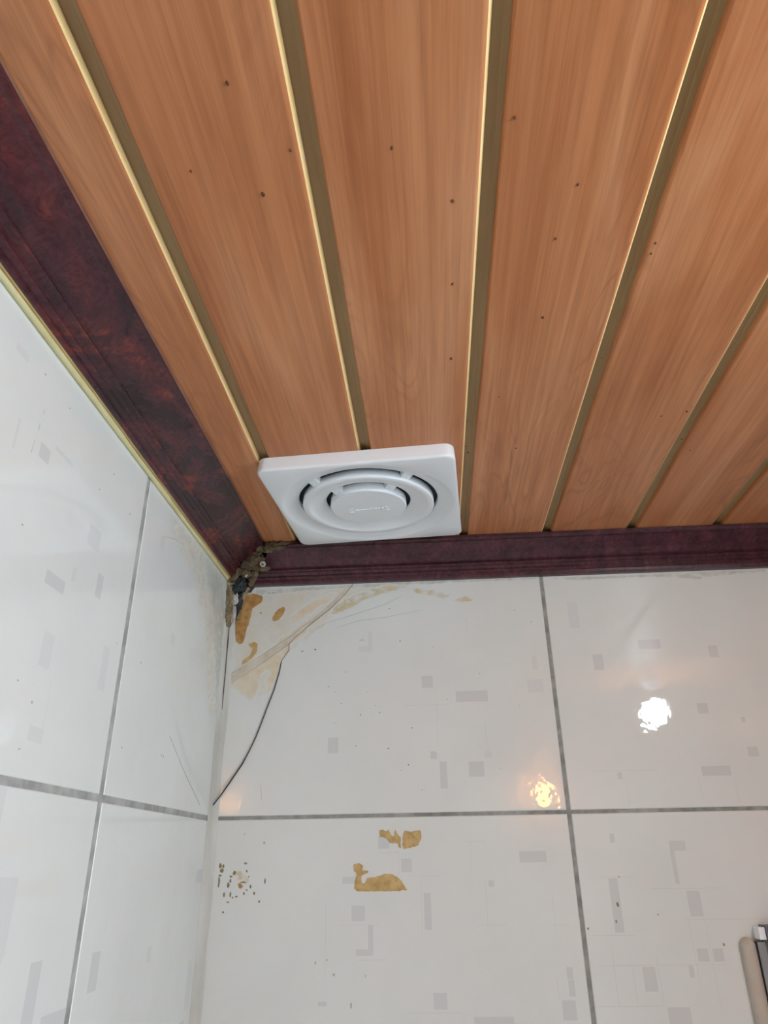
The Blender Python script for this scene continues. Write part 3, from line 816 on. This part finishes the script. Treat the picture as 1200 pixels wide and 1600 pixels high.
lump('plaster_crumb', (0.0085, -0.0065, H - 0.080), (0.003, 0.003, 0.010), M['chalk'], trim2, 3.2, 3, 0.5, 2.6)
lump('plaster_crumb', (0.023, -0.017, H - 0.0335), (0.002, 0.0016, 0.002), M['chalk'], trim2, 5.2, 2, 0.5, 2.6)

# screw in the end of the back cornice
def px_depth(px, py, dist):
    d = ray(px, py).normalized(); return CAM + d * dist
sc = Vector((0.0462, -0.0305, H - 0.0245))
nrm = Vector((0.10, -0.80, -0.58)).normalized()
rotm = nrm.to_track_quat('Z', 'Y').to_matrix().to_4x4()
screw = empty('screw', sc); 
mb = MB(); mb.lathe([(0.0, 0.0009), (0.0026, 0.0009), (0.0034, 0.0006), (0.0037, -0.0002), (0.0016, -0.003), (0.0014, -0.010), (0.0, -0.011)], 24)
mb.v = [tuple(rotm @ Vector(p)) for p in mb.v]
bpy.data.objects.remove(screw)
hd = mb.build('screw', M['screw'], trim2, True); hd.location = sc
mb = MB()
for a in (0.6, 0.6 + math.pi / 2):
    for sgn in (1,):
        c, s = math.cos(a), math.sin(a)
        L_, W_ = 0.0021, 0.00055
        mb.add([rotm @ Vector((c * x - s * y_, s * x + c * y_, 0.00105)) for x, y_ in ((-L_, -W_), (L_, -W_), (L_, W_), (-L_, W_))], [(0, 1, 2, 3)])
mb.build('cross_slot', M['black'], hd)

# ------------------------------------------------------------------ exhaust fan cover
fan = empty('exhaust_fan_cover', (0.1867, -0.1498, H))
fan.rotation_euler = (0, 0, math.radians(-3.65))
tag(fan, 'white square plastic exhaust fan cover with round louvre rings on the plank ceiling', 'fan')
S = 0.096; RC = 0.010
def zf(x, y_): return -0.0125 + y_ * 0.026           # slightly tilted face plane
def FP(x, y_, up): return (x, y_, zf(x, y_) + up)
NA = 96
def sq(r, hw, rc):
    """rounded-square outline point in direction r (angle)"""
    c, s = math.cos(r), math.sin(r)
    t = hw / max(abs(c), abs(s)); x, y_ = c * t, s * t
    cx, cy = hw - rc, hw - rc
    if abs(x) > cx and abs(y_) > cy:
        # ray against corner arc
        qx, qy = math.copysign(cx, x), math.copysign(cy, y_)
        b_ = c * qx + s * qy; cc = qx * qx + qy * qy - rc * rc
        t = b_ + math.sqrt(max(b_ * b_ - cc, 0)); x, y_ = c * t, s * t
    return x, y_
angs = []
for q in range(4):
    base = q * math.pi / 2
    for k in range(40): angs.append(base - math.pi / 4 + (k / 40) * math.pi / 2)
# finer angles near the corners
extra = []
for q in range(4):
    b_ = math.pi / 4 + q * math.pi / 2
    for k in range(-8, 9): extra.append(b_ + k * 0.012)
angs = sorted(set(round(a % math.tau, 6) for a in angs + extra))
NA = len(angs)
mb = MB()
rings = []
def ring_sq(hw, rc, up): rings.append([FP(*sq(a, hw, rc), up) for a in angs])
def ring_sq_abs(hw, rc, z): rings.append([(*sq(a, hw, rc), z) for a in angs])
def ring_c(r, up): rings.append([FP(r * math.cos(a), r * math.sin(a), up) for a in angs])
ring_sq_abs(S - 0.0008, RC, -0.0003)
ring_sq(S, RC, 0.0028)
ring_sq(S - 0.0003, RC, 0.0012)
ring_sq(S - 0.0012, RC - .0006, 0.0003)
ring_sq(S - 0.0026, RC - .0014, 0.0)
ring_c(0.0918, 0.0)
ring_c(0.0906, 0.0003)
ring_c(0.0892, 0.0010)
ring_c(0.0860, 0.0024)
ring_c(0.0800, 0.0046)
ring_c(0.0750, 0.0060)
ring_c(0.0738, 0.0066)
ring_c(0.0738, 0.0110)
v = [p for r in rings for p in r]
f = []
for i in range(len(rings) - 1):
    for k in range(NA):
        k2 = (k + 1) % NA
        f.append((i * NA + k, (i + 1) * NA + k, (i + 1) * NA + k2, i * NA + k2))
cover = obj('cover_plate', v, f, M['plastic'], fan, True)
def fan_ring(name, prof, n=120, closed=True):
    mb = MB(); vv = []; ff = []; m_ = len(prof)
    for r, up in prof:
        vv += [FP(r * math.cos(k * math.tau / n), r * math.sin(k * math.tau / n), up) for k in range(n)]
    for i in range(m_ if closed else m_ - 1):
        j = (i + 1) % m_
        for k in range(n):
            k2 = (k + 1) % n
            ff.append((i * n + k, i * n + k2, j * n + k2, j * n + k))
    o = obj(name, vv, ff, M['plastic'], fan, True)
    return o
fan_ring('louvre_ring', [(0.0692, 0.0085), (0.0697, 0.0006), (0.0693, -0.0004), (0.0684, -0.0008), (0.0650, -0.0009), (0.0636, -0.0007), (0.0624, -0.0001), (0.0600, 0.0012), (0.0540, 0.0036), (0.0480, 0.0052), (0.0455, 0.0058), (0.0448, 0.0066), (0.0448, 0.0085), (0.0460, 0.0085), (0.0480, 0.0070), (0.0600, 0.0040), (0.0660, 0.0030), (0.0676, 0.0085)])
# central disc
n = 96
prof = [(0.0400, 0.0085), (0.0406, 0.0004), (0.0402, -0.0007), (0.0393, -0.0012)]
vv = []; ff = []
for r, up in prof: vv += [FP(r * math.cos(k * math.tau / n), r * math.sin(k * math.tau / n), up) for k in range(n)]
for i in range(len(prof) - 1):
    for k in range(n):
        k2 = (k + 1) % n; ff.append((i * n + k, (i + 1) * n + k, (i + 1) * n + k2, i * n + k2)[::-1])
ff.append(tuple(3 * n + k for k in range(n))[::-1])
disc = obj('centre_disc', vv, ff, M['plastic'], fan)
for p in disc.data.polygons[:-1]: p.use_smooth = True
# ribs bridging the slots
for r0, r1, w, up0, up1 in ((0.0685, 0.0765, 0.0105, 0.0022, 0.0100), (0.0395, 0.0470, 0.0105, 0.0020, 0.0095)):
    for a in (-130, -50, 50, 130):
        a = math.radians(a); c, s = math.cos(a), math.sin(a)
        mb = MB()
        q = []
        for up in (up0, up1):
            for r in (r0, r1):
                for t in (-w / 2, w / 2):
                    q.append(FP(c * r - s * t, s * r + c * t, up if up != up0 or r == r0 else up + 0.0030))
        mb.add(q, [(0, 1, 3, 2), (4, 6, 7, 5), (0, 4, 5, 1), (2, 3, 7, 6), (0, 2, 6, 4), (1, 5, 7, 3)])
        mb.build('rib', M['plastic'], fan)
# flat dark disc standing in for the shade inside the slots
mb = MB(); mb.lathe([(0.078, -0.0004), (0.078, -0.0007), (0.0, -0.0007)], 64)
mb.build('slot_shade_disc', M['dark'], fan)
# raised lettering, worn and too small to read
mb = MB()
def stroke(x0, y0, x1, y1, w=0.0008, h=0.0007):
    d = Vector((x1 - x0, y1 - y0)); L_ = d.length; d /= L_; nn = Vector((-d.y, d.x)) * w / 2
    a = [(x0 - nn.x, y0 - nn.y), (x1 - nn.x, y1 - nn.y), (x1 + nn.x, y1 + nn.y), (x0 + nn.x, y0 + nn.y)]
    mb.add([FP(x, y_, -0.0011) for x, y_ in a] + [FP(x, y_, -0.0012 - h) for x, y_ in a], [(4, 5, 6, 7)[::-1], (0, 1, 5, 4)[::-1], (1, 2, 6, 5)[::-1], (2, 3, 7, 6)[::-1], (3, 0, 4, 7)[::-1]])
def rowy(t): return 0.0045
X0, X1 = -0.0220, 0.0220
def TX(q): return X0 + (X1 - X0) * (q - 130) / (1100 - 130)
base = 0.0085; capy = 0.0010; xh = 0.0038
stroke(TX(135), base, TX(255), base, 0.0012); stroke(TX(140), base, TX(140), capy); stroke(TX(150), capy, TX(250), capy, 0.0005)
for a, b_ in ((300, 365), (380, 460), (480, 545), (560, 635)):
    stroke(TX(a), xh, TX(b_), xh, 0.0009); stroke(TX(a), xh, TX(a), base, 0.0007); stroke(TX(b_), xh, TX(b_), base, 0.0007); stroke(TX(a + 10), base, TX(b_), base, 0.0005)
stroke(TX(672), capy, TX(672), base, 0.0010); stroke(TX(725), xh - .001, TX(725), base, 0.0010)
for a, b_ in ((755, 800), (835, 885), (920, 970)):
    stroke(TX(a), xh - .001, TX(b_), xh - .001, 0.0010); stroke(TX(a), xh, TX(a), base, 0.0007); stroke(TX(a), base - .001, TX(b_), base - .001, 0.0005)
stroke(TX(1010), capy, TX(1055), capy + .001, 0.0011); stroke(TX(1050), capy, TX(990), base - .001, 0.0007); stroke(TX(985), base - .001, TX(1090), base - .001, 0.0011)
mb.build('raised_lettering', M['plastic'], disc)
# two small marks on the rim
# ------------------------------------------------------------------ metal fixture at the lower right
fx = empty('metal_wall_fixture', (0.55, 0, H - 0.90))
tag(fx, 'grey metal wall fixture with rounded beige edge strip, cut off at the lower right', 'fixture')
def child(mb, name, m, smooth=False):
    o = mb.build(name, m, fx, smooth); o.data.transform(Matrix.Translation((-0.55, 0, -(H - 0.90)))); return o
# beige edge strip: half-round bar with a domed top
xs0 = 0.5310; wbar = 0.0150; ztop = -0.4225
v = []; f = []
secs = []
for i in range(9):
    a = i / 8 * math.pi / 2
    secs.append((ztop - wbar / 2 + wbar / 2 * math.sin(math.pi / 2 - a), max(math.cos(math.pi / 2 - a), 0.03)))
secs.append((-0.90, 1.0))
m_ = 13
for z, sc_ in secs:
    for k in range(m_):
        a = k / (m_ - 1) * math.pi
        v.append((xs0 + wbar / 2 - math.cos(a) * wbar / 2 * sc_, -0.0002 - 0.0085 * math.sin(a) ** 0.7 * (0.5 + 0.5 * sc_), H + z))
for i in range(len(secs) - 1):
    for k in range(m_ - 1): f.append((i * m_ + k, i * m_ + k + 1, (i + 1) * m_ + k + 1, (i + 1) * m_ + k))
mb = MB(); mb.add(v, f); child(mb, 'edge_strip', M['beige'], True)
mb = MB(); mb.box(0.5458, 0.553, -0.0085, -0.0003, H - 0.90, H - 0.4260); child(mb, 'side_channel', M['metal'])
mb = MB(); mb.box(0.553, 0.5575, -0.006, -0.0003, H - 0.90, H - 0.4250)
mb.box(0.5575, 0.86, -0.0115, -0.0003, H - 0.90, H - 0.4250); child(mb, 'body', M['metal'])
mb = MB(); mb.box(0.5535, 0.86, -0.016, -0.0003, H - 0.4245, H - 0.4120); mb.box(0.5590, 0.86, -0.0175, -0.0160, H - 0.4205, H - 0.4185); child(mb, 'top_rail', M['metal_d'])
mb = MB(); mb.box(0.5475, 0.5533, -0.014, -0.0003, H - 0.4238, H - 0.4135); child(mb, 'end_clip', M['plastic'])

# ------------------------------------------------------------------ lamps (seen mirrored in the glaze)
t_ = 0.72
lb = Vector((0.489 + 0.311 * t_, -1.046 * t_, H - 0.208 + 0.184 * t_))
bulb = empty('ceiling_bulb', (lb.x, lb.y, H))
tag(bulb, 'bright white bulb in a ceiling socket, mirrored in the glossy right tile', 'lamp')
dz = lb.z - H
mb = MB(); mb.lathe([(0.0, -0.0005), (0.019, -0.0005), (0.019, -0.004), (0.014, -0.007), (0.0135, -0.022), (0.0, -0.022)], 32); mb.build('socket', M['plastic'], bulb, True)
mb = MB(); pr = []
for k in range(17):
    a = k / 16 * math.pi
    pr.append((0.027 * math.sin(a) if 0 < k < 16 else 0.0005, dz + 0.027 * math.cos(a)))
mb.lathe(pr, 20); mb.build('globe', M['bulb'], bulb, True)
AX, AY, AZ = 0.735, RY + 0.07, H - 0.085
am = empty('wall_lamp', (AX, RY, AZ))
tag(am, 'small amber glass wall lamp, mirrored as an orange glow beside the tile joint', 'lamp')
mb = MB(); mb.box(-0.03, 0.03, 0.0005, 0.012, -0.05, 0.03); mb.tube([(0, 0.012, 0.0), (0, 0.03, 0.0)], 0.012, 12); mb.build('bracket', M['screw'], am)
mb = MB(); pr = []
for k in range(15):
    a = k / 14 * math.pi
    pr.append((0.046 * math.sin(a) if 0 < k < 14 else 0.0005, 0.05 * math.cos(a)))
mb.lathe(pr, 16, center=(0, 0.07, 0)); mb.build('glass_globe', M['amber'], am, True)
